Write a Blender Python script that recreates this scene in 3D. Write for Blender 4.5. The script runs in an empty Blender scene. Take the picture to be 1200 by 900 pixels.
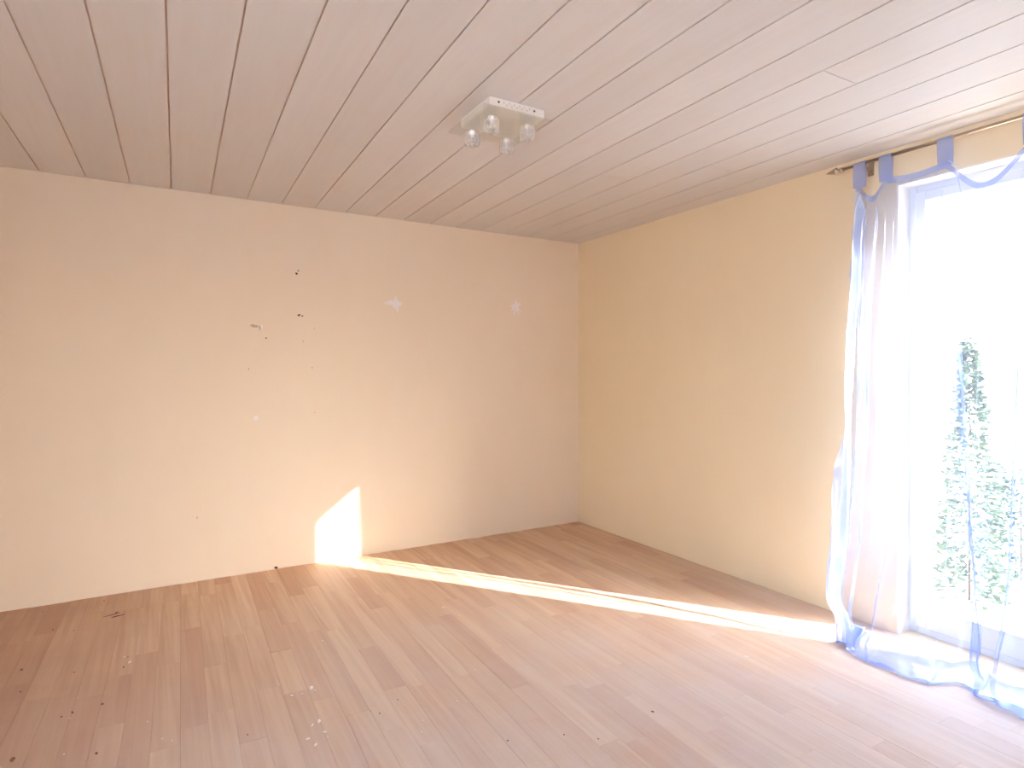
import bpy, bmesh, math, random
from mathutils import Vector, noise

R = math.radians
random.seed(7)
sc = bpy.context.scene
col = sc.collection

# ------------------------------------------------------------------ camera
H = 2.45                                   # ceiling height
CAM = Vector((-3.213, -4.283, 1.319))
YAW = R(30.57)                             # turned clockwise from +Y
FPX = 706.0                                # focal length in pixels of the 1200x900 frame
cd = bpy.data.cameras.new('camera')
cd.sensor_width = 36.0
cd.lens = 36.0 * FPX / 1200.0
cd.shift_y = -14.0 / 1200.0
cd.clip_start = 0.02
cam = bpy.data.objects.new('camera', cd)
col.objects.link(cam)
cam.location = CAM
cam.rotation_euler = (R(90), 0, -YAW)
sc.camera = cam

# ------------------------------------------------------------------ sky, sun, exposure
SUN_DIR = Vector((-0.735, 1.0, -0.575)).normalized()   # the way the sunlight travels
world = bpy.data.worlds.new('sky')
sc.world = world
world.use_nodes = True
wn = world.node_tree
wn.nodes.clear()
w_out = wn.nodes.new('ShaderNodeOutputWorld')
w_bg = wn.nodes.new('ShaderNodeBackground')
w_sky = wn.nodes.new('ShaderNodeTexSky')
w_sky.sky_type = 'NISHITA'
w_sky.sun_disc = False
w_sky.sun_elevation = math.asin(-SUN_DIR.z)
w_sky.sun_rotation = math.atan2(-SUN_DIR.x, -SUN_DIR.y)
w_sky.dust_density = 3.0
w_mix = wn.nodes.new('ShaderNodeMix')
w_mix.data_type = 'RGBA'
w_mix.inputs[0].default_value = 0.85
w_mix.inputs[7].default_value = (0.36, 0.41, 0.485, 1)      # thin bright haze over the whole sky
wn.links.new(w_sky.outputs[0], w_mix.inputs[6])
wn.links.new(w_mix.outputs[2], w_bg.inputs[0])
w_bg.inputs[1].default_value = 12.0
wn.links.new(w_bg.outputs[0], w_out.inputs[0])

sd = bpy.data.lights.new('sun', 'SUN')
sd.energy = 25.0
sd.angle = R(0.53)
sd.color = (1.0, 0.92, 0.79)
sun = bpy.data.objects.new('sun', sd)
col.objects.link(sun)
sun.rotation_euler = (-SUN_DIR).to_track_quat('Z', 'Y').to_euler()
sun.location = (6, -8, 6)

vs = sc.view_settings
vs.view_transform = 'Standard'
vs.look = 'None'
vs.gamma = 1.0
vs.use_curve_mapping = False
vs.exposure = 0.36
cy = sc.cycles
cy.use_denoising = True
cy.max_bounces = 14
cy.diffuse_bounces = 10
cy.glossy_bounces = 6
cy.transmission_bounces = 12
cy.transparent_max_bounces = 32
cy.sample_clamp_indirect = 12.0


# ------------------------------------------------------------------ helpers
def new_mat(name):
    m = bpy.data.materials.new(name)
    m.use_nodes = True
    nt = m.node_tree
    b = nt.nodes['Principled BSDF']
    return m, nt, b


def N(nt, t, **kw):
    n = nt.nodes.new(t)
    for k, v in kw.items():
        setattr(n, k, v)
    return n


def mixrgb(nt, fac, a, b, blend='MIX'):
    n = N(nt, 'ShaderNodeMix', data_type='RGBA', blend_type=blend)
    for i, v in ((0, fac), (6, a), (7, b)):
        if hasattr(v, 'is_output'):
            nt.links.new(v, n.inputs[i])
        elif i == 0:
            n.inputs[0].default_value = v
        else:
            n.inputs[i].default_value = (*v, 1)
    return n.outputs[2]


def ramp(nt, src, stops):
    n = N(nt, 'ShaderNodeValToRGB')
    e = n.color_ramp.elements
    while len(e) < len(stops):
        e.new(0.5)
    for k, (p, c) in enumerate(stops):
        e[k].position = p
        e[k].color = (c, c, c, 1) if not isinstance(c, tuple) else (*c, 1)
    nt.links.new(src, n.inputs[0])
    return n.outputs[0]


def math_n(nt, op, a, b=0.0):
    n = N(nt, 'ShaderNodeMath', operation=op)
    for i, v in ((0, a), (1, b)):
        if hasattr(v, 'is_output'):
            nt.links.new(v, n.inputs[i])
        else:
            n.inputs[i].default_value = v
    return n.outputs[0]


def tex_noise(nt, vec, scale, detail=3.0, rough=0.55):
    n = N(nt, 'ShaderNodeTexNoise')
    n.inputs['Scale'].default_value = scale
    n.inputs['Detail'].default_value = detail
    n.inputs['Roughness'].default_value = rough
    nt.links.new(vec, n.inputs['Vector'])
    return n.outputs[0]


def mapping(nt, vec, scale=(1, 1, 1), rot=(0, 0, 0)):
    n = N(nt, 'ShaderNodeMapping')
    n.inputs['Scale'].default_value = scale
    n.inputs['Rotation'].default_value = rot
    nt.links.new(vec, n.inputs['Vector'])
    return n.outputs[0]


def bump(nt, bsdf, h, strength, dist):
    n = N(nt, 'ShaderNodeBump')
    n.inputs['Strength'].default_value = strength
    n.inputs['Distance'].default_value = dist
    nt.links.new(h, n.inputs['Height'])
    nt.links.new(n.outputs[0], bsdf.inputs['Normal'])


def plain(name, c, rough=0.5, metal=0.0, var=0.06, scale=30.0):
    m, nt, b = new_mat(name)
    tc = N(nt, 'ShaderNodeTexCoord').outputs['Object']
    f = tex_noise(nt, tc, scale)
    lo = tuple(max(0, v * (1 - var)) for v in c)
    hi = tuple(min(1, v * (1 + var)) for v in c)
    nt.links.new(mixrgb(nt, f, lo, hi), b.inputs['Base Color'])
    b.inputs['Roughness'].default_value = rough
    b.inputs['Metallic'].default_value = metal
    return m


def link_obj(name, me, mat=None, parent=None):
    o = bpy.data.objects.new(name, me)
    col.objects.link(o)
    if mat is not None and not me.materials:
        me.materials.append(mat)
    if parent is not None:
        o.parent = parent
    return o


def bm_obj(name, bm, mat, parent=None, smooth=False):
    bmesh.ops.recalc_face_normals(bm, faces=bm.faces)
    me = bpy.data.meshes.new(name)
    bm.to_mesh(me)
    bm.free()
    if smooth:
        for p in me.polygons:
            p.use_smooth = True
    return link_obj(name, me, mat, parent)


def py_obj(name, v, f, mat, parent=None, smooth=False):
    me = bpy.data.meshes.new(name)
    me.from_pydata(v, [], f)
    me.update()
    if smooth:
        for p in me.polygons:
            p.use_smooth = True
    return link_obj(name, me, mat, parent)


def add_box(bm, x0, x1, y0, y1, z0, z1):
    r = bmesh.ops.create_cube(bm, size=1.0)
    for v in r['verts']:
        v.co = Vector(((x0 + x1) / 2 + v.co.x * (x1 - x0), (y0 + y1) / 2 + v.co.y * (y1 - y0), (z0 + z1) / 2 + v.co.z * (z1 - z0)))
    return r['verts']


def box_obj(name, lims, mat, parent=None, bev=0.0):
    bm = bmesh.new()
    add_box(bm, *lims)
    if bev:
        bmesh.ops.bevel(bm, geom=bm.edges[:], offset=bev, segments=2, affect='EDGES')
    return bm_obj(name, bm, mat, parent)


def lathe(prof, n=32, lobes=0, amp=0.0):
    """profile of (radius, z) turned about Z; returns a bmesh"""
    bm = bmesh.new()
    rings = []
    for r, z in prof:
        ring = []
        for k in range(n):
            a = 2 * math.pi * k / n
            rr = r * (1 + amp * math.cos(lobes * a)) if lobes else r
            ring.append(bm.verts.new((rr * math.cos(a), rr * math.sin(a), z)))
        rings.append(ring)
    for i in range(len(rings) - 1):
        for k in range(n):
            bm.faces.new((rings[i][k], rings[i][(k + 1) % n], rings[i + 1][(k + 1) % n], rings[i + 1][k]))
    bm.faces.new(rings[0])
    bm.faces.new(rings[-1])
    return bm


def clip(poly, n, d):
    """keep the side of a 2-D polygon where n.p <= d"""
    out = []
    for i, p in enumerate(poly):
        q = poly[(i + 1) % len(poly)]
        a = n[0] * p[0] + n[1] * p[1] - d
        b = n[0] * q[0] + n[1] * q[1] - d
        if a <= 0:
            out.append(p)
        if a * b < 0:
            t = a / (a - b)
            out.append((p[0] + t * (q[0] - p[0]), p[1] + t * (q[1] - p[1])))
    return out


def area2(poly):
    return 0.5 * abs(sum(p[0] * q[1] - q[0] * p[1] for p, q in zip(poly, poly[1:] + poly[:1])))


def prism(poly, z0, z1):
    n = len(poly)
    v = [(x, y, z0) for x, y in poly] + [(x, y, z1) for x, y in poly]
    f = [tuple(range(n))[::-1], tuple(range(n, 2 * n))]
    f += [(i, (i + 1) % n, n + (i + 1) % n, n + i) for i in range(n)]
    return v, f


def tag(o, label=None, cat=None, group=None, kind=None):
    for k, v in (('label', label), ('category', cat), ('group', group), ('kind', kind)):
        if v:
            o[k] = v
    return o


def empty(name, loc):
    o = bpy.data.objects.new(name, None)
    o.empty_display_size = 0.1
    col.objects.link(o)
    o.location = loc
    return o


# ------------------------------------------------------------------ materials
def wall_material(name, g, t):
    m, nt, b = new_mat(name)
    pos = N(nt, 'ShaderNodeNewGeometry').outputs['Position']
    big = tex_noise(nt, pos, 1.1, 3.0, 0.5)
    mid = tex_noise(nt, mapping(nt, pos, (1, 1, 0.45)), 7.0, 4.0, 0.6)
    fine = tex_noise(nt, pos, 90.0, 3.0, 0.7)
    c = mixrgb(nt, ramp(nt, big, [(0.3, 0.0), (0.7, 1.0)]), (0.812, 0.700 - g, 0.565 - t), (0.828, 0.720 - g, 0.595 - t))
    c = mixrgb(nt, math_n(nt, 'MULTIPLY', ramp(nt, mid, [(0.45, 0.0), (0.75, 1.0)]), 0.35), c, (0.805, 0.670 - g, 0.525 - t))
    nt.links.new(c, b.inputs['Base Color'])
    b.inputs['Roughness'].default_value = 0.75
    b.inputs['Specular IOR Level'].default_value = 0.25
    bump(nt, b, fine, 0.18, 0.002)
    return m


def plank_material():
    m, nt, b = new_mat('sanded_parquet_wood')
    pos = N(nt, 'ShaderNodeNewGeometry').outputs['Position']
    isl = N(nt, 'ShaderNodeNewGeometry').outputs['Random Per Island']
    rnd = N(nt, 'ShaderNodeObjectInfo').outputs['Random']
    r = math_n(nt, 'FRACT', math_n(nt, 'ADD', rnd, isl))
    r2 = math_n(nt, 'FRACT', math_n(nt, 'MULTIPLY', r, 37.7))
    off = N(nt, 'ShaderNodeCombineXYZ')
    nt.links.new(math_n(nt, 'MULTIPLY', r, 17.0), off.inputs[0])
    nt.links.new(math_n(nt, 'MULTIPLY', r2, 29.0), off.inputs[1])
    add = N(nt, 'ShaderNodeVectorMath', operation='ADD')
    nt.links.new(pos, add.inputs[0])
    nt.links.new(off.outputs[0], add.inputs[1])
    p = add.outputs[0]
    grain = tex_noise(nt, mapping(nt, p, (60, 1.6, 1)), 1.0, 4.0, 0.65)
    pale = tex_noise(nt, mapping(nt, p, (27, 0.5, 1)), 1.0, 3.0, 0.6)
    streak = tex_noise(nt, mapping(nt, p, (16, 0.7, 1)), 1.0, 3.0, 0.55)
    base = mixrgb(nt, r, (0.66, 0.455, 0.295), (0.76, 0.560, 0.385))
    base = mixrgb(nt, math_n(nt, 'MULTIPLY', ramp(nt, r2, [(0.72, 0.0), (1.0, 1.0)]), 0.7), base, (0.50, 0.265, 0.165))
    c = mixrgb(nt, math_n(nt, 'MULTIPLY', ramp(nt, streak, [(0.42, 0.0), (0.72, 1.0)]), 0.70), base, (0.50, 0.27, 0.17))
    c = mixrgb(nt, math_n(nt, 'MULTIPLY', ramp(nt, grain, [(0.4, 0.0), (0.8, 1.0)]), 0.50), c, (0.42, 0.24, 0.15))
    c = mixrgb(nt, math_n(nt, 'MULTIPLY', ramp(nt, pale, [(0.5, 0.0), (0.72, 1.0)]), 0.5), c, (0.70, 0.52, 0.38))
    # a few dark knots
    vo = N(nt, 'ShaderNodeTexVoronoi')
    vo.inputs['Scale'].default_value = 4.2
    nt.links.new(mapping(nt, p, (1.0, 0.75, 1)), vo.inputs['Vector'])
    sep = N(nt, 'ShaderNodeSeparateColor')
    nt.links.new(vo.outputs['Color'], sep.inputs[0])
    k = math_n(nt, 'MULTIPLY', ramp(nt, vo.outputs['Distance'], [(0.025, 1.0), (0.05, 0.0)]), math_n(nt, 'GREATER_THAN', sep.outputs[0], 0.82))
    c = mixrgb(nt, math_n(nt, 'MULTIPLY', k, 0.75), c, (0.17, 0.06, 0.035))
    # strip along the left side that was sanded less and kept its red-brown stain
    sq = N(nt, 'ShaderNodeSeparateXYZ')
    nt.links.new(pos, sq.inputs[0])
    un = N(nt, 'ShaderNodeMapRange')
    un.interpolation_type = 'SMOOTHSTEP'
    un.inputs[1].default_value = -2.35
    un.inputs[2].default_value = -3.75
    nt.links.new(math_n(nt, 'ADD', sq.outputs[0], math_n(nt, 'MULTIPLY', tex_noise(nt, pos, 2.3, 4.0, 0.6), 0.8)), un.inputs[0])
    c = mixrgb(nt, math_n(nt, 'MULTIPLY', un.outputs[0], 0.88), c, mixrgb(nt, streak, (0.46, 0.28, 0.19), (0.36, 0.20, 0.135)))
    # sanding dust lying in cloudy patches, thin near the walls
    sx = N(nt, 'ShaderNodeSeparateXYZ')
    nt.links.new(pos, sx.inputs[0])
    d1 = tex_noise(nt, pos, 1.7, 5.0, 0.62)
    d2 = tex_noise(nt, mapping(nt, pos, (5, 2, 1)), 2.4, 4.0, 0.6)
    away = N(nt, 'ShaderNodeMapRange')
    away.inputs[1].default_value = -0.1
    away.inputs[2].default_value = -2.3
    nt.links.new(sx.outputs[1], away.inputs[0])
    away2 = N(nt, 'ShaderNodeMapRange')
    away2.inputs[1].default_value = -3.9
    away2.inputs[2].default_value = -2.4
    away2.inputs[3].default_value = 0.15
    nt.links.new(sx.outputs[0], away2.inputs[0])
    dust = math_n(nt, 'MULTIPLY', math_n(nt, 'ADD', ramp(nt, d1, [(0.25, 0.1), (0.75, 1.0)]), math_n(nt, 'MULTIPLY', d2, 0.4)),
                  math_n(nt, 'MULTIPLY', away.outputs[0], away2.outputs[0]))
    dust = math_n(nt, 'MINIMUM', math_n(nt, 'MULTIPLY', dust, 0.72), 0.72)
    c = mixrgb(nt, dust, c, (0.63, 0.57, 0.545))
    nt.links.new(c, b.inputs['Base Color'])
    b.inputs['Roughness'].default_value = 0.55
    b.inputs['Specular IOR Level'].default_value = 0.35
    bump(nt, b, grain, 0.15, 0.001)
    return m


def ceiling_material():
    m, nt, b = new_mat('whitewashed_panel')
    pos = N(nt, 'ShaderNodeNewGeometry').outputs['Position']
    rnd = N(nt, 'ShaderNodeObjectInfo').outputs['Random']
    off = N(nt, 'ShaderNodeCombineXYZ')
    nt.links.new(math_n(nt, 'MULTIPLY', rnd, 40.0), off.inputs[1])
    add = N(nt, 'ShaderNodeVectorMath', operation='ADD')
    nt.links.new(pos, add.inputs[0])
    nt.links.new(off.outputs[0], add.inputs[1])
    p = add.outputs[0]
    grain = tex_noise(nt, mapping(nt, p, (38, 2.0, 1)), 1.0, 4.0, 0.6)
    cloud = tex_noise(nt, mapping(nt, p, (5, 2, 1)), 1.4, 4.0, 0.6)
    c = mixrgb(nt, rnd, (0.635, 0.615, 0.600), (0.675, 0.655, 0.640))
    c = mixrgb(nt, math_n(nt, 'MULTIPLY', ramp(nt, grain, [(0.4, 0.0), (0.8, 1.0)]), 0.22), c, (0.55, 0.47, 0.41))
    c = mixrgb(nt, math_n(nt, 'MULTIPLY', ramp(nt, cloud, [(0.5, 0.0), (0.8, 1.0)]), 0.35), c, (0.66, 0.55, 0.46))
    nt.links.new(c, b.inputs['Base Color'])
    b.inputs['Roughness'].default_value = 0.5
    b.inputs['Specular IOR Level'].default_value = 0.4
    return m


def fabric_material(name, clear, tint):
    """sheer voile: open weave (see-through), forward scatter in the threads, soft diffuse"""
    m = bpy.data.materials.new(name)
    m.use_nodes = True
    nt = m.node_tree
    nt.nodes.clear()
    out = N(nt, 'ShaderNodeOutputMaterial')
    tc = N(nt, 'ShaderNodeNewGeometry').outputs['Position']
    weave = tex_noise(nt, mapping(nt, tc, (30, 30, 4)), 1.0, 3.0)
    colr = mixrgb(nt, weave, tuple(v * 0.93 for v in tint), tuple(min(1, v * 1.05) for v in tint))
    tr = N(nt, 'ShaderNodeBsdfTransparent')
    tr.inputs[0].default_value = (0.88, 0.92, 1.0, 1)
    di = N(nt, 'ShaderNodeBsdfDiffuse')
    tl = N(nt, 'ShaderNodeBsdfTranslucent')
    rf = N(nt, 'ShaderNodeBsdfRefraction')
    rf.inputs['IOR'].default_value = 1.02
    rf.inputs['Roughness'].default_value = 0.55
    for n in (di, tl, rf):
        nt.links.new(colr, n.inputs[0])
    a = N(nt, 'ShaderNodeMixShader')
    a.inputs[0].default_value = 0.13
    nt.links.new(di.outputs[0], a.inputs[1])
    nt.links.new(tl.outputs[0], a.inputs[2])
    b2 = N(nt, 'ShaderNodeMixShader')
    b2.inputs[0].default_value = 0.02
    nt.links.new(a.outputs[0], b2.inputs[1])
    nt.links.new(rf.outputs[0], b2.inputs[2])
    gs = N(nt, 'ShaderNodeBsdfGlossy')                   # satin sheen of the threads
    gs.inputs['Roughness'].default_value = 0.32
    gs.inputs[0].default_value = (0.95, 0.97, 1.0, 1)
    b3 = N(nt, 'ShaderNodeMixShader')
    b3.inputs[0].default_value = 0.33
    nt.links.new(b2.outputs[0], b3.inputs[1])
    nt.links.new(gs.outputs[0], b3.inputs[2])
    c = N(nt, 'ShaderNodeMixShader')
    c.inputs[0].default_value = clear
    nt.links.new(b3.outputs[0], c.inputs[1])
    nt.links.new(tr.outputs[0], c.inputs[2])
    nt.links.new(c.outputs[0], out.inputs[0])
    return m


def pane_material(name, gloss, tint=(1, 1, 1)):
    m = bpy.data.materials.new(name)
    m.use_nodes = True
    nt = m.node_tree
    nt.nodes.clear()
    out = N(nt, 'ShaderNodeOutputMaterial')
    tr = N(nt, 'ShaderNodeBsdfTransparent')
    tr.inputs[0].default_value = (*tint, 1)
    gl = N(nt, 'ShaderNodeBsdfGlossy')
    gl.inputs['Roughness'].default_value = 0.03
    mx = N(nt, 'ShaderNodeMixShader')
    mx.inputs[0].default_value = gloss
    nt.links.new(tr.outputs[0], mx.inputs[1])
    nt.links.new(gl.outputs[0], mx.inputs[2])
    nt.links.new(mx.outputs[0], out.inputs[0])
    return m


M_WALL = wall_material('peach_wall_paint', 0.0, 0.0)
M_WALL2 = wall_material('yellow_peach_wall', 0.015, 0.085)  # right wall, slightly yellower tone than the other walls
M_PLANK = plank_material()
M_CEIL = ceiling_material()
M_BACK = plain('panel_tongue', (0.66, 0.54, 0.45), 0.7)
M_SUB = plain('dark_subfloor', (0.16, 0.10, 0.07), 0.9)
M_FRAME = plain('white_window_plastic', (0.70, 0.74, 0.79), 0.35, 0, 0.02)
M_REVEAL = plain('white_reveal_plaster', (0.84, 0.80, 0.74), 0.8)
M_FAB = fabric_material('blue_voile', 0.76, (0.37, 0.51, 0.92))
M_HEM = fabric_material('blue_voile_hem', 0.40, (0.24, 0.37, 0.82))
M_SIDE = fabric_material('blue_voile_side_hem', 0.30, (0.66, 0.74, 0.93))
M_RIBBON = fabric_material('blue_selvedge', 0.22, (0.40, 0.56, 0.92))
M_ROD = plain('brushed_steel', (0.50, 0.42, 0.34), 0.32, 1.0)
M_CHROME = plain('chrome', (0.86, 0.86, 0.86), 0.12, 1.0, 0.02)
M_BASE = plain('white_enamel', (0.84, 0.80, 0.76), 0.3, 0.0, 0.03)
M_DARK = plain('dark_screw', (0.06, 0.05, 0.05), 0.5)
M_PLASTER = plain('pale_filler', (0.86, 0.82, 0.81), 0.85, 0, 0.06, 60)
M_HOLE = plain('dark_hole', (0.07, 0.035, 0.02), 0.9)
M_TORN = plain('torn_paper', (0.50, 0.42, 0.34), 0.9)
M_PAVE = plain('pale_paving', (0.50, 0.50, 0.49), 0.9, 0, 0.1, 3)
M_LEAF = plain('green_leaf', (0.075, 0.12, 0.065), 0.5, 0, 0.35, 8)
M_BARK = plain('brown_bark', (0.07, 0.05, 0.04), 0.9, 0, 0.3, 20)
M_PANE = pane_material('window_glass', 0.06)
M_PLATE = pane_material('lamp_plate_glass', 0.12, (0.96, 0.97, 0.95))

m, nt, b = new_mat('clear_crystal')
tcn = N(nt, 'ShaderNodeTexCoord').outputs['Object']
bump(nt, b, tex_noise(nt, tcn, 60.0), 0.15, 0.002)
b.inputs['Base Color'].default_value = (0.97, 0.97, 0.98, 1)
b.inputs['Roughness'].default_value = 0.03
b.inputs['IOR'].default_value = 1.5
b.inputs['Transmission Weight'].default_value = 0.80
tr_ = N(nt, 'ShaderNodeBsdfTransparent')
mx_ = N(nt, 'ShaderNodeMixShader')
mx_.inputs[0].default_value = 0.45
nt.links.new(b.outputs[0], mx_.inputs[1])
nt.links.new(tr_.outputs[0], mx_.inputs[2])
nt.links.new(mx_.outputs[0], nt.nodes['Material Output'].inputs[0])
M_CRYSTAL = m

# ------------------------------------------------------------------ the room
XL, YR = -5.0, -5.7                        # unseen left and rear walls
WY0, WY1, WZ = -3.465, -2.655, 2.265        # balcony-door opening in the right wall
WT = 0.30                                  # outer wall thickness

floor = tag(box_obj('floor', (XL, 0.0, YR, 0.0, -0.10, -0.014), M_SUB), kind='structure')
ceiling = tag(box_obj('ceiling', (XL, WT, YR, 0.15, H + 0.007, H + 0.12), M_BACK), kind='structure')
wall_back = tag(box_obj('wall_back', (XL - 0.15, WT, 0.0, 0.15, -0.10, H + 0.012), M_WALL), kind='structure')
LW = (-5.50, -3.35, 0.40, 2.28)              # unseen wide window, added in the left wall to brighten the room
bm = bmesh.new()
add_box(bm, XL - 0.15, XL, LW[1], 0.0, -0.10, H + 0.012)
add_box(bm, XL - 0.15, XL, YR, LW[0], -0.10, H + 0.012)
add_box(bm, XL - 0.15, XL, LW[0], LW[1], -0.10, LW[2])
add_box(bm, XL - 0.15, XL, LW[0], LW[1], LW[3], H + 0.012)
tag(bm_obj('wall_left', bm, M_WALL), kind='structure')
tag(box_obj('wall_rear', (XL - 0.15, WT, YR - 0.15, YR, -0.10, H + 0.12), M_WALL), kind='structure')
bm = bmesh.new()
add_box(bm, 0, WT, WY1, 0.0, -0.10, H + 0.012)
add_box(bm, 0, WT, YR, WY0, -0.10, H + 0.012)
add_box(bm, 0, WT, WY0, WY1, WZ, H + 0.012)
add_box(bm, 0, WT, WY0, WY1, -0.10, 0.0)
wall_right = tag(bm_obj('wall_right', bm, M_WALL2), kind='structure')
# white plaster lining of the door reveal
for nm, lim in (('reveal_lining', (0.001, 0.11, WY1 - 0.008, WY1, 0.0, WZ)),
                ('reveal_lining', (0.001, 0.11, WY0, WY0 + 0.008, 0.0, WZ)),
                ('reveal_lining', (0.001, 0.11, WY0 + 0.008, WY1 - 0.008, WZ - 0.008, WZ))):
    box_obj(nm, lim, M_REVEAL, wall_right)

# skew of boards and planks against the walls
def ray_dir(px):
    t = (px - 600.0) / FPX
    d = Vector((math.sin(YAW) + math.cos(YAW) * t, math.cos(YAW) - math.sin(YAW) * t))
    return d.normalized()


def strip_rows(d, width, gap, x_at_wall, x_end, y_min, y_max):
    """strips running along d, their joints crossing the back wall at x_at_wall + k*width"""
    k = 0
    nrm = Vector((d.y, -d.x))
    while True:
        xa = x_at_wall + k * width
        if xa > x_end:
            break
        a = nrm.dot(Vector((xa, 0)))
        b_ = nrm.dot(Vector((xa + width, 0)))
        yield k, a + gap / 2, b_ - gap / 2, nrm
        k += 1


def piece(d, nrm, a, b_, s0, s1):
    return [tuple(nrm * a + d * s0), tuple(nrm * b_ + d * s0), tuple(nrm * b_ + d * s1), tuple(nrm * a + d * s1)]


def clip_room(poly, mx=0.0, my=0.0):
    for n_, d_ in (((1, 0), -mx), ((-1, 0), -XL - 0.004), ((0, 1), -my), ((0, -1), -YR - 0.004)):
        if len(poly) >= 3:
            poly = clip(poly, n_, d_)
    return poly


# ceiling boards
dC = ray_dir(207)
CB = 0.2148
x_first = -3.777 - 8 * CB
joints = {}                                 # row -> points where a board ends
def row_of(x, y):
    x0 = x - dC.x / dC.y * y
    return math.floor((x0 - x_first) / CB)


for (x, y) in ((-0.955, -2.955), (-0.592, -2.001), (-0.927, -1.60), (-3.95, -0.93), (-4.02, -0.17)):
    joints.setdefault(row_of(x, y), []).append(y)
rc = random.Random(3)
for k, a, b_, nrm in strip_rows(dC, CB, 0.0070, x_first, 0.45, YR, 0):
    cuts = sorted(joints.get(k, []) or [(-4.6 - rc.random() * 0.8)])
    ys = [YR - 0.5] + cuts + [0.5]
    for y0, y1 in zip(ys, ys[1:]):
        poly = clip_room(piece(dC, nrm, a, b_, y0 / dC.y + 0.0015, y1 / dC.y - 0.0015), 0.002, 0.003)
        if len(poly) < 3 or area2(poly) < 0.003:
            continue
        v, f = prism(poly, H, H + 0.007)
        py_obj('ceiling_board', v, f, M_CEIL, ceiling)

# floor planks: the 300 that show largest as parts, the rest joined
dF = ray_dir(213)
PW = 0.0925
cand = []
rp = random.Random(11)
fwd = Vector((math.sin(YAW), math.cos(YAW)))
rgt = Vector((math.cos(YAW), -math.sin(YAW)))
for k, a, b_, nrm in strip_rows(dF, PW, 0.0007, XL - 0.3, 0.30, YR, 0):
    s = YR - 0.4 - rp.random() * 0.7
    while s < 0.3:
        L = rp.choice((0.42, 0.56, 0.70, 0.84, 0.98, 1.12))
        ragged = 0.002 + 0.009 * rp.random() ** 2
        poly = clip_room(piece(dF, nrm, a, b_, s + 0.0002, s + L - 0.0002), 0.004, ragged)
        s += L
        if len(poly) < 3 or area2(poly) < 0.0008:
            continue
        cx = sum(p[0] for p in poly) / len(poly)
        cyy = sum(p[1] for p in poly) / len(poly)
        score = 0.0
        for (qx, qy) in [(cx, cyy)] + poly:
            v2 = Vector((qx, qy)) - CAM.xy
            D = v2.dot(fwd)
            if D > 0.4:
                px = 600 + FPX * v2.dot(rgt) / D
                py = 436 + FPX * CAM.z / D
                if -10 < px < 1210 and py < 915 and qx < -0.0:
                    score = max(score, area2(poly) / D ** 3)
        cand.append((score, poly, rp.random()))
cand.sort(key=lambda c: -c[0])
rest_v, rest_f = [], []
for i, (score, poly, q) in enumerate(cand):
    top = (q - 0.5) * 0.0006
    v, f = prism(poly, -0.014, top)
    if i < 300 and score > 0:
        py_obj('floor_plank', v, f, M_PLANK, floor)
    else:
        n0 = len(rest_v)
        rest_v += v
        rest_f += [tuple(n0 + j for j in g) for g in f]
tag(py_obj('outer_planking', rest_v, rest_f, M_PLANK, floor), kind='stuff')


# ------------------------------------------------------------------ balcony door in its opening
FX0, FX1 = 0.105, 0.185
win = empty('window_1', (0.14, (WY0 + WY1) / 2, 0.0))
tag(win, 'white framed glazed balcony door behind the sheer blue curtain', None, None, 'structure')


def ring(name, y0, y1, z0, z1, w, wb, x0, x1, mat, parent, bev=0.004):
    bm_ = bmesh.new()
    add_box(bm_, x0, x1, y0, y0 + w, z0, z1)
    add_box(bm_, x0, x1, y1 - w, y1, z0, z1)
    add_box(bm_, x0, x1, y0 + w, y1 - w, z1 - w, z1)
    add_box(bm_, x0, x1, y0 + w, y1 - w, z0, z0 + wb)
    bmesh.ops.bevel(bm_, geom=bm_.edges[:], offset=bev, segments=1, affect='EDGES')
    o = bm_obj(name, bm_, mat)
    o.parent = parent
    o.matrix_parent_inverse = parent.matrix_basis.inverted()
    return o


def keep(o, parent):
    o.parent = parent
    o.matrix_parent_inverse = parent.matrix_basis.inverted()
    return o


ring('door_frame', WY0 + 0.002, WY1 - 0.002, 0.0, WZ - 0.002, 0.045, 0.04, FX0, FX1, M_FRAME, win)
sash = ring('sash', WY0 + 0.040, WY1 - 0.040, 0.035, WZ - 0.040, 0.050, 0.110, FX0 - 0.012, FX1 - 0.03, M_FRAME, win)
keep(box_obj('pane', (0.128, 0.134, WY0 + 0.085, WY1 - 0.085, 0.14, WZ - 0.085), M_PANE), win)
keep(box_obj('handle_plate', (FX0 - 0.022, FX0 - 0.010, WY0 + 0.052, WY0 + 0.078, 0.98, 1.12), M_FRAME, None, 0.003), win)
keep(box_obj('door_handle', (FX0 - 0.060, FX0 - 0.020, WY0 + 0.058, WY0 + 0.074, 1.03, 1.05), M_FRAME, None, 0.004), win)


fill_win = empty('fill_window', (XL - 0.08, (LW[0] + LW[1]) / 2, LW[2]))  # added opening, lets extra sky light in as fill
tag(fill_win, 'added wide white framed fill window in the unseen side wall', None, None, 'structure')
ring('fill_window_frame', LW[0], LW[1], LW[2], LW[3], 0.06, 0.06, XL - 0.11, XL - 0.05, M_FRAME, fill_win)
for k in (1, 2):
    ym = LW[0] + (LW[1] - LW[0]) * k / 3
    keep(box_obj('mullion', (XL - 0.11, XL - 0.05, ym - 0.035, ym + 0.035, LW[2] + 0.06, LW[3] - 0.06), M_FRAME, None, 0.004), fill_win)
for k in range(3):
    ya = LW[0] + (LW[1] - LW[0]) * k / 3
    keep(box_obj('pane', (XL - 0.083, XL - 0.077, ya + 0.036, ya + (LW[1] - LW[0]) / 3 - 0.036, LW[2] + 0.06, LW[3] - 0.06), M_PANE), fill_win)

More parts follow.
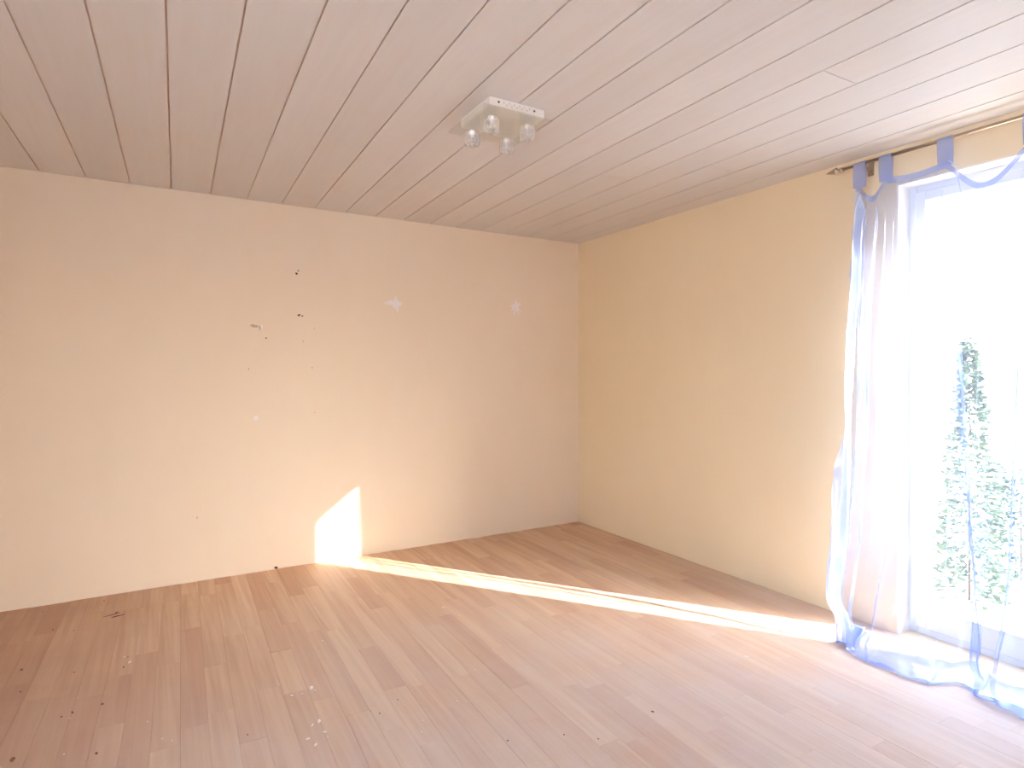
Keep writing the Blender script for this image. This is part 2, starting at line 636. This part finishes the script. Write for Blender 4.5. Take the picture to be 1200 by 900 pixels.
# ------------------------------------------------------------------ curtain rod
ROD_X, ROD_Z, ROD_R = -0.095, 2.388, 0.0085
rod = empty('curtain_rod', (ROD_X, -2.43, ROD_Z))
tag(rod, 'slim bronze-grey metal curtain rod with pointed arrow finial below the ceiling', 'curtain rod')


def turned_y(name, prof, mat, parent, n=24):
    """lathe profile (radius, distance) laid along -Y from the rod's end"""
    o = bm_obj(name, lathe(prof, n), mat, parent, True)
    o.rotation_euler = (R(90), 0, 0)
    return o


turned_y('pole', [(ROD_R, 0.0), (ROD_R, 1.62)], M_ROD, rod)
FINIAL = [(0.0006, -0.088), (0.0035, -0.080), (0.0185, -0.032), (0.0190, -0.028), (0.0120, -0.024), (0.0062, -0.020),
                    (0.0062, -0.012), (0.0120, -0.009), (0.0125, -0.002), (0.0115, 0.004), (0.0090, 0.006)]
turned_y('finial', FINIAL, M_ROD, rod)
turned_y('finial', [(r_, 1.62 - z_) for r_, z_ in FINIAL], M_ROD, rod)
for yb in (-0.100, -1.30):
    bm = bmesh.new()
    add_box(bm, -0.006, 0.095, yb - 0.005, yb + 0.005, -0.022, -0.006)
    add_box(bm, 0.089, 0.096, yb - 0.014, yb + 0.014, -0.045, 0.030)
    bm_obj('bracket', bm, M_ROD, rod)


# ------------------------------------------------------------------ sheer curtain
def smooth(a, b_, x):
    t = min(1.0, max(0.0, (x - a) / (b_ - a)))
    return t * t * (3 - 2 * t)


def lerp_tab(tab, x):
    if x <= tab[0][0]:
        return tab[0][1]
    for (x0, y0), (x1, y1) in zip(tab, tab[1:]):
        if x <= x1:
            t = (x - x0) / (x1 - x0)
            t = t * t * (3 - 2 * t)
            return y0 + t * (y1 - y0)
    return tab[-1][1]


YL_TOP, YR_TOP = -2.500, -3.52
TABS = (-2.528, -2.655, -2.915, -3.235, -3.485)          # where the loops hang on the rod
SAG = (0.075, 0.012, 0.135, 0.09)
EDGE = [(-2.50, -0.365), (-2.588, -0.386), (-2.70, -0.415), (-2.80, -0.437), (-2.91, -0.43), (-2.99, -0.405), (-3.067, -0.295), (-3.12, -0.335), (-3.196, -0.385), (-3.307, -0.392), (-3.55, -0.41)]
TOPZ = 2.282


def top_z(y):
    if y >= TABS[0]:
        return TOPZ
    for i in range(4):
        if TABS[i + 1] <= y <= TABS[i]:
            t = (y - TABS[i]) / (TABS[i + 1] - TABS[i])
            return TOPZ - SAG[i] * (math.sin(math.pi * t) ** (1.3 if i != 0 else 1.0))
    return TOPZ


def cloth(u, v, lift=0.0):
    """u across (0 = edge beside the wall), v from the top (0) to the hem tucked under (1)"""
    y0 = YL_TOP + (YR_TOP - YL_TOP) * u
    zt = top_z(y0)
    # run down: v<0.86 hangs, 0.86..0.92 rolls out on the floor, 0.92..1 lies tucked back under
    if v < 0.86:
        z = zt + (0.085 - zt) * (v / 0.86)
    elif v < 0.92:
        t = (v - 0.86) / 0.06
        z = 0.077 * (1 - t) ** 1.5 + 0.008
    else:
        t = (v - 0.92) / 0.08
        z = 0.006 + 0.05 * t * t
    q = 1.0 - min(1.0, max(0.0, z / 2.30))               # 0 at top, 1 at floor
    xe = lerp_tab([(-a, b_) for a, b_ in EDGE], -y0)
    flare = -0.17 * q ** 1.15
    x = ROD_X + flare
    roll = smooth(0.68, 0.92, v)
    x = x + (xe - x) * roll
    if v > 0.92:
        x += 0.15 * (v - 0.92) / 0.08
    y = y0 + 0.012 * math.sin(q * 3.0)
    # left edge wanders: out towards the wall low down, back in at the floor
    el = math.exp(-((u) / 0.10) ** 2)
    y += el * (0.030 * smooth(0.35, 0.80, q) * (1 - smooth(0.86, 1.0, q)) - 0.075 * smooth(0.88, 1.0, q))
    # small gathered folds beside the wall, opening to the right
    den = math.exp(-(u / 0.15) ** 2)
    ph = 2 * math.pi * (u / 0.085) + 1.1 * math.sin(2.6 * q + 1.0) + 1.5 * noise.noise(Vector((u * 14.0, z * 1.3, 2.0)))
    x += den * (0.018 + 0.014 * q) * math.sin(ph) * smooth(0.0, 0.05, v) * (1 - 0.6 * roll)
    y += den * 0.026 * math.sin(2 * ph + 0.8) * smooth(0.0, 0.05, v)
    # wide soft folds over the rest
    wide = (1 - den)
    x += wide * 0.016 * math.sin(2 * math.pi * u / 0.155 + 1.2 * q + 0.5) * smooth(0.0, 0.2, v) * (1 - roll)
    x += wide * 0.007 * math.sin(2 * math.pi * u / 0.067 + 2.0 * q) * smooth(0.05, 0.4, v) * (1 - roll)
    # folded-over pleats fanning from the loops (cloth doubled back on itself)
    for (uc0, uc1, w0, w1, amp, depth) in PLEATS:
        uc = uc0 + (uc1 - uc0) * q
        w = w0 + (w1 - w0) * q
        t = (u - uc) / w
        if abs(t) < 3.2:
            e = math.exp(-t * t * 0.8)
            g = smooth(0.02, 0.30, v) * (1 - 0.6 * smooth(0.88, 0.96, v))
            y += amp * w * t * e * g
            x += depth * e * t * g * (0.4 + q)
    # wrinkles
    nz = noise.noise(Vector((u * 9.0, z * 2.4, 3.0))) * 0.022 * den
    nz += noise.noise(Vector((u * 26.0, z * 9.0, 7.0))) * 0.013 * den
    low = smooth(0.74, 0.90, v)
    nb = noise.noise(Vector((u * 7.0, v * 16.0, 1.0))) * 0.045 + noise.noise(Vector((u * 19.0, v * 34.0, 5.0))) * 0.022
    x += nz + nb * low * (0.75 if v < 0.92 else 0.55)
    if v > 0.78:
        z += max(0.0, nb) * 0.75 * low * (1 - 0.6 * smooth(0.90, 0.94, v))
    y += noise.noise(Vector((u * 8.0, v * 20.0, 9.0))) * 0.02 * low
    z = max(0.004, z)
    return Vector((min(x, -0.03) - lift, y, z))


PLEATS = ((0.400, 0.625, 0.014, 0.044, 2.3, 0.016),      # from the third loop down to the notch in the hem
          (0.725, 0.700, 0.012, 0.026, 2.1, -0.014),
          (0.185, 0.240, 0.010, 0.030, 1.7, 0.010),
          (0.860, 0.900, 0.014, 0.040, 2.0, 0.014))


def sheet(name, u0, u1, v0, v1, nu, nv, mat, parent, lift=0.0):
    v, f = [], []
    for j in range(nv + 1):
        for i in range(nu + 1):
            v.append(cloth(u0 + (u1 - u0) * i / nu, v0 + (v1 - v0) * j / nv, lift))
    for j in range(nv):
        for i in range(nu):
            a = j * (nu + 1) + i
            f.append((a, a + 1, a + nu + 2, a + nu + 1))
    return py_obj(name, v, f, mat, parent, True)


curtain = empty('curtain', (0, 0, 0))
tag(curtain, 'sheer pale blue tab-top curtain pooling on the floor before the bright balcony door', 'curtain')
sheet('drape', 0, 1, 0, 1, 420, 240, M_FAB, curtain)
sheet('top_hem', 0, 1, 0, 0.012, 300, 3, M_HEM, curtain, 0.0035)
sheet('side_hem', 0, 0.034, 0, 1, 14, 240, M_SIDE, curtain, 0.0035)
sheet('bottom_hem', 0, 1, 0.905, 1, 420, 40, M_HEM, curtain, 0.004)

# stitched selvedges that show as thin blue lines down the two big pleats
for (pl, side, wu, v0, v1) in ((0, -0.79, 0.0030, 0.05, 0.87), (1, 0.79, 0.0028, 0.10, 0.82), (0, 0.79, 0.0035, 0.50, 0.84)):
    uc0, uc1, w0, w1 = PLEATS[pl][:4]
    v, f = [], []
    for j in range(161):
        vv = v0 + (v1 - v0) * j / 160
        q = min(1.0, vv / 0.89)
        u0 = uc0 + (uc1 - uc0) * q + side * (w0 + (w1 - w0) * q)
        for k in range(3):
            v.append(cloth(u0 + wu * (k - 1), vv, 0.003))
    for j in range(160):
        for k in range(2):
            a = j * 3 + k
            f.append((a, a + 1, a + 4, a + 3))
    py_obj('selvedge', v, f, M_RIBBON, curtain, True)

# loops round the rod
for ty in TABS:
    w = 0.060
    uu = (ty - YL_TOP) / (YR_TOP - YL_TOP)
    pt = cloth(uu, 0.0)
    pts = []
    rr = ROD_R + 0.0025
    pts.append((pt.x - 0.006, TOPZ - 0.016))
    pts.append((pt.x - 0.012, (TOPZ + ROD_Z) / 2))
    for a in range(-20, 201, 20):
        pts.append((ROD_X - rr * math.cos(R(a)), ROD_Z + rr * math.sin(R(a))))
    pts.append((pt.x + 0.009, (TOPZ + ROD_Z) / 2))
    pts.append((pt.x + 0.005, TOPZ - 0.016))
    v, f = [], []
    for (px_, pz) in pts:
        for i in range(4):
            v.append((px_, ty + w / 2 - w * i / 3 + 0.002 * math.sin(pz * 90), pz))
    for j in range(len(pts) - 1):
        for i in range(3):
            a = j * 4 + i
            f.append((a, a + 1, a + 5, a + 4))
    py_obj('tab', v, f, M_HEM, curtain, True)

# thin strip added in place of a drape fold line below the third loop
v, f = [], []
for i in range(25):
    t = i / 24
    y = -2.945 - 0.12 * t - 0.01 * math.sin(7 * t)
    z = 2.272 - 0.30 * t ** 1.25
    x = -0.140 - 0.03 * math.sin(2.6 * t)
    w = 0.008 * (1 - 0.55 * t)
    v += [(x, y - w / 2, z), (x - 0.003, y + w / 2, z + 0.002)]
for i in range(24):
    f.append((2 * i, 2 * i + 1, 2 * i + 3, 2 * i + 2))
py_obj('fold_strip', v, f, M_RIBBON, curtain, True)


# ------------------------------------------------------------------ ceiling lamp
LX, LY = -1.903, -1.955
lamp = empty('ceiling_lamp', (LX, LY, H))
tag(lamp, 'square glass ceiling lamp with four crystal cup spotlights on a white base box', 'ceiling lamp')
bm = bmesh.new()
add_box(bm, -0.135, 0.135, -0.158, 0.112, -0.038, 0.001)
bmesh.ops.bevel(bm, geom=bm.edges[:], offset=0.002, segments=2, affect='EDGES')
base = bm_obj('base_box', bm, M_BASE, lamp)
for x in (-0.092, 0.082):
    o = bm_obj('screw', lathe([(0.0045, 0.0), (0.0045, 0.0025), (0.003, 0.0036)], 12), M_DARK, base)
    o.location = (x, -0.1580, -0.016)
    o.rotation_euler = (R(90), 0, 0)
bm = bmesh.new()
for i in range(11):
    x = -0.066 + i * 0.0125
    for j, zz in enumerate((-0.012, -0.021)):
        if (i + j) % 2 == 0:
            add_box(bm, x - 0.0022, x + 0.0022, -0.1592, -0.1580, zz - 0.002, zz + 0.002)
tag(bm_obj('vent_perforation', bm, M_TORN, base), kind='stuff')
bm = bmesh.new()
add_box(bm, -0.170, 0.170, -0.170, 0.170, -0.049, -0.0385)
bmesh.ops.bevel(bm, geom=bm.edges[:], offset=0.0015, segments=1, affect='EDGES')
bm_obj('glass_plate', bm, M_PLATE, lamp)
for dx, dy in ((-0.09, -0.09), (0.09, -0.09), (-0.09, 0.09), (0.09, 0.09)):
    prof = [(0.012, -0.046), (0.030, -0.060), (0.0345, -0.070), (0.0355, -0.095), (0.0345, -0.110), (0.030, -0.1145), (0.024, -0.112),
            (0.0225, -0.098), (0.0215, -0.074), (0.014, -0.070)]
    sh = bm_obj('glass_shade', lathe(prof, 72, 6, 0.10), M_CRYSTAL, lamp, True)
    sh.location = (dx, dy, 0)
    bm_obj('socket', lathe([(0.011, -0.0485), (0.012, -0.052), (0.012, -0.068), (0.0085, -0.073), (0.0085, -0.080)], 20), M_CHROME, sh, True)
    bm_obj('bulb', lathe([(0.004, -0.079), (0.0055, -0.083), (0.0058, -0.097), (0.0045, -0.102), (0.0015, -0.104)], 16), M_CRYSTAL, sh, True)
    bm_obj('fixing_nut', lathe([(0.009, -0.0375), (0.009, -0.0335), (0.006, -0.0320)], 12), M_CHROME, sh, True)


# ------------------------------------------------------------------ wear on the walls and the floor
def blot(name, cx, cz, rx, rz, mat, seed, spikes=0.3, n=22, t=0.0012, rays=None, parent=wall_back):
    rb = random.Random(seed)
    pts = []
    for k in range(n):
        a = 2 * math.pi * k / n
        r_ = 1 - spikes * rb.random()
        if rays:
            r_ *= 0.55 + 0.45 * max(0, math.cos(rays * a + seed)) ** 0.7
        pts.append((cx + rx * r_ * math.cos(a), cz + rz * r_ * math.sin(a)))
    v = [(x, -t, z) for x, z in pts] + [(x, 0.001, z) for x, z in pts]
    f = [tuple(range(n))] + [(i, n + i, n + (i + 1) % n, (i + 1) % n) for i in range(n)]
    return py_obj(name, v, f, mat, parent)


def smear(cx, cz, scale, strokes, seed):
    """filler wiped on with a finger: a blob with a few tapering strokes of uneven length"""
    rs = random.Random(seed)
    n = 72
    pts = []
    for k in range(n):
        a = 2 * math.pi * k / n
        r_ = 0.42 + 0.08 * math.sin(3 * a + seed)
        for (sa, sl, sw) in strokes:
            d_ = (a - R(sa) + math.pi) % (2 * math.pi) - math.pi
            r_ = max(r_, sl * math.exp(-(d_ / R(sw)) ** 2))
        r_ *= 0.92 + 0.16 * rs.random()
        pts.append((cx + scale * r_ * math.cos(a), cz + scale * r_ * math.sin(a)))
    v_ = [(x, -0.0013, z) for x, z in pts] + [(x, 0.001, z) for x, z in pts] + [(cx, -0.0018, cz)]
    f_ = [(k, (k + 1) % n, 2 * n) for k in range(n)] + [(k, n + k, n + (k + 1) % n, (k + 1) % n) for k in range(n)]
    return py_obj('filler_patch', v_, f_, M_PLASTER, wall_back)


smear(-1.680, 1.826, 0.075, ((180, 1.25, 14), (160, 0.85, 16), (95, 0.75, 18), (-80, 0.85, 20), (5, 0.6, 30)), 2)
smear(-0.648, 1.860, 0.078, ((-100, 1.15, 11), (-65, 1.05, 12), (-35, 0.95, 13), (-140, 0.85, 14), (90, 0.8, 25), (175, 0.7, 20), (30, 0.75, 22)), 5)
blot('filler_patch', -2.645, 1.015, 0.024, 0.020, M_PLASTER, 6, 0.6)
blot('nail_hole', -2.389, 1.990, 0.012, 0.010, M_HOLE, 8, 0.6, 12)
blot('nail_hole', -2.378, 2.010, 0.006, 0.007, M_HOLE, 9, 0.6, 9)
blot('nail_hole', -2.372, 1.708, 0.016, 0.011, M_HOLE, 10, 0.7, 13)
blot('nail_hole', -2.350, 1.703, 0.009, 0.006, M_HOLE, 12, 0.6, 9)
blot('torn_spot', -2.655, 1.623, 0.030, 0.014, M_TORN, 13, 0.6, 13)
blot('torn_spot', -2.623, 1.612, 0.006, 0.026, M_TORN, 14, 0.5, 11)
blot('torn_spot', -2.610, 1.618, 0.008, 0.020, M_PLASTER, 15, 0.5, 11)
blot('nail_hole', -2.583, 1.545, 0.006, 0.006, M_HOLE, 16, 0.4, 9)
blot('nail_hole', -2.270, 1.621, 0.004, 0.005, M_TORN, 17, 0.4, 9)
blot('nail_hole', -2.345, 1.530, 0.006, 0.005, M_TORN, 18, 0.4, 9)
blot('nail_hole', -2.690, 1.340, 0.004, 0.009, M_TORN, 19, 0.4, 9)
blot('nail_hole', -2.285, 1.350, 0.005, 0.008, M_TORN, 20, 0.4, 9)
blot('nail_hole', -2.270, 1.040, 0.005, 0.004, M_TORN, 21, 0.4, 9)
blot('nail_hole', -2.99, 0.40, 0.004, 0.010, M_TORN, 22, 0.4, 9)
blot('nail_hole', -2.520, 0.008, 0.016, 0.010, M_HOLE, 23, 0.4, 9)


def floor_blot(bm_, x, y, rx, ry, rot, seed, z=0.0016, n=11, sp=0.5):
    rb = random.Random(seed)
    vs_ = []
    for k in range(n):
        a = 2 * math.pi * k / n
        r_ = 1 - sp * rb.random()
        px_, py_ = rx * r_ * math.cos(a), ry * r_ * math.sin(a)
        vs_.append((x + px_ * math.cos(rot) - py_ * math.sin(rot), y + px_ * math.sin(rot) + py_ * math.cos(rot)))
    top = [bm_.verts.new((p[0], p[1], z)) for p in vs_]
    bot = [bm_.verts.new((p[0], p[1], -0.001)) for p in vs_]
    bm_.faces.new(top)
    for k in range(n):
        bm_.faces.new((top[k], bot[k], bot[(k + 1) % n], top[(k + 1) % n]))


for (x, y, rx, ry, rot) in ((-3.42, -0.36, 0.052, 0.005, 0.35), (-3.395, -0.395, 0.040, 0.006, 0.25), (-3.40, -0.335, 0.018, 0.004, 1.2)):
    bm = bmesh.new()
    floor_blot(bm, x, y, rx, ry, rot, int(x * -1000), 0.0014)
    bm_obj('burn_scratch', bm, M_HOLE, floor)
bm = bmesh.new()
rb = random.Random(21)
for (px_, py_, r_) in ((342, 815, .022), (365, 806, .024), (369, 809, .016), (354, 813, .010), (374, 845, .022), (366, 850, .018), (381, 858, .016),
                       (361, 866, .018), (370, 873, .020), (384, 864, .010), (350, 879, .008), (173, 846, .010), (190, 866, .008), (202, 868, .010),
                       (315, 761, .008), (338, 766, .012), (547, 779, .008), (535, 822, .012), (557, 785, .014), (495, 845, .012), (494, 858, .010),
                       (676, 643, .010), (538, 722, .008), (732, 763, .010), (731, 756, .008), (875, 770, .014), (853, 790, .006), (749, 822, .008),
                       (75, 884, .006), (82, 842, .007), (146, 770, .016), (152, 776, .020), (378, 751, .010), (597, 869, .006), (520, 712, .02)):
    D = FPX * CAM.z / (py_ - 436.0)
    p = CAM.xy + fwd * D + rgt * ((px_ - 600) / FPX * D)
    floor_blot(bm, p.x, p.y, r_ * (0.45 + 0.35 * rb.random()), r_ * (0.16 + 0.25 * rb.random()), rb.random() * 3, rb.randint(0, 9999))
tag(bm_obj('paint_spatter', bm, M_PLASTER, floor), kind='stuff')
bm = bmesh.new()
for (px_, py_, r_) in ((445, 836, .006), (466, 820, .005), (434, 833, .004), (290, 861, .007), (595, 868, .008), (661, 861, .006), (765, 834, .012),
                       (701, 866, .006), (145, 782, .009), (120, 825, .012), (113, 883, .010), (25, 785, .013), (87, 788, .009), (62, 738, .010),
                       (72, 840, .009), (85, 835, .011), (15, 890, .018), (87, 739, .009), (122, 704, .009), (50, 717, .008), (24, 811, .008)):
    D = FPX * CAM.z / (py_ - 436.0)
    p = CAM.xy + fwd * D + rgt * ((px_ - 600) / FPX * D)
    floor_blot(bm, p.x, p.y, r_ * 0.5, r_ * (0.6 + 0.5 * rb.random()), rb.random() * 0.5, rb.randint(0, 9999), 0.0012)
tag(bm_obj('dark_speckle', bm, plain('knot_brown', (0.20, 0.085, 0.05), 0.8), floor), kind='stuff')


# ------------------------------------------------------------------ outside: paving and shrubs
tag(box_obj('ground', (-30, 30, -30, 25, -0.30, -0.12), M_PAVE), kind='structure')


def shrub(label, x, y, h, rad, n, seed, taper):
    rs = random.Random(seed)
    root = empty('shrub', (x, y, -0.12))
    tag(root, label, 'shrub', 'shrubs outside the balcony door')
    bm_ = lathe([(0.007, 0.0), (0.005, h * 0.5), (0.002, h * 0.85)], 8)
    bm_obj('stem', bm_, M_BARK, root)
    v, f = [], []
    for i in range(n):
        t = rs.random() ** 1.15
        z = 0.05 + (h - 0.05) * t + rs.uniform(-0.04, 0.06)
        rr = rad * (1 - taper * t ** 1.3) * math.sqrt(rs.random())
        a = rs.random() * 2 * math.pi
        c = Vector((rr * math.cos(a), rr * math.sin(a), z))
        d1 = Vector((math.cos(a) + rs.uniform(-.5, .5), math.sin(a) + rs.uniform(-.5, .5), rs.uniform(-.5, .5))).normalized()
        d2 = d1.cross(Vector((rs.uniform(-1, 1), rs.uniform(-1, 1), 1))).normalized()
        d3 = d1.cross(d2)
        L, W = rs.uniform(0.035, 0.065), rs.uniform(0.012, 0.020)
        n0 = len(v)
        v += [c, c + d1 * L * .5 + d2 * W + d3 * .006, c + d1 * L, c + d1 * L * .5 - d2 * W + d3 * .006]
        f += [(n0, n0 + 1, n0 + 2), (n0, n0 + 2, n0 + 3)]
    tag(py_obj('foliage', v, f, M_LEAF, root), kind='stuff')


shrub('tall slender leafy shrub standing outside the balcony door', 1.2, -2.48, 1.62, 0.19, 2100, 4, 0.97)
shrub('low spreading leafy bush on the paving outside the balcony door', 1.90, -2.50, 0.80, 0.25, 1200, 9, 0.6)
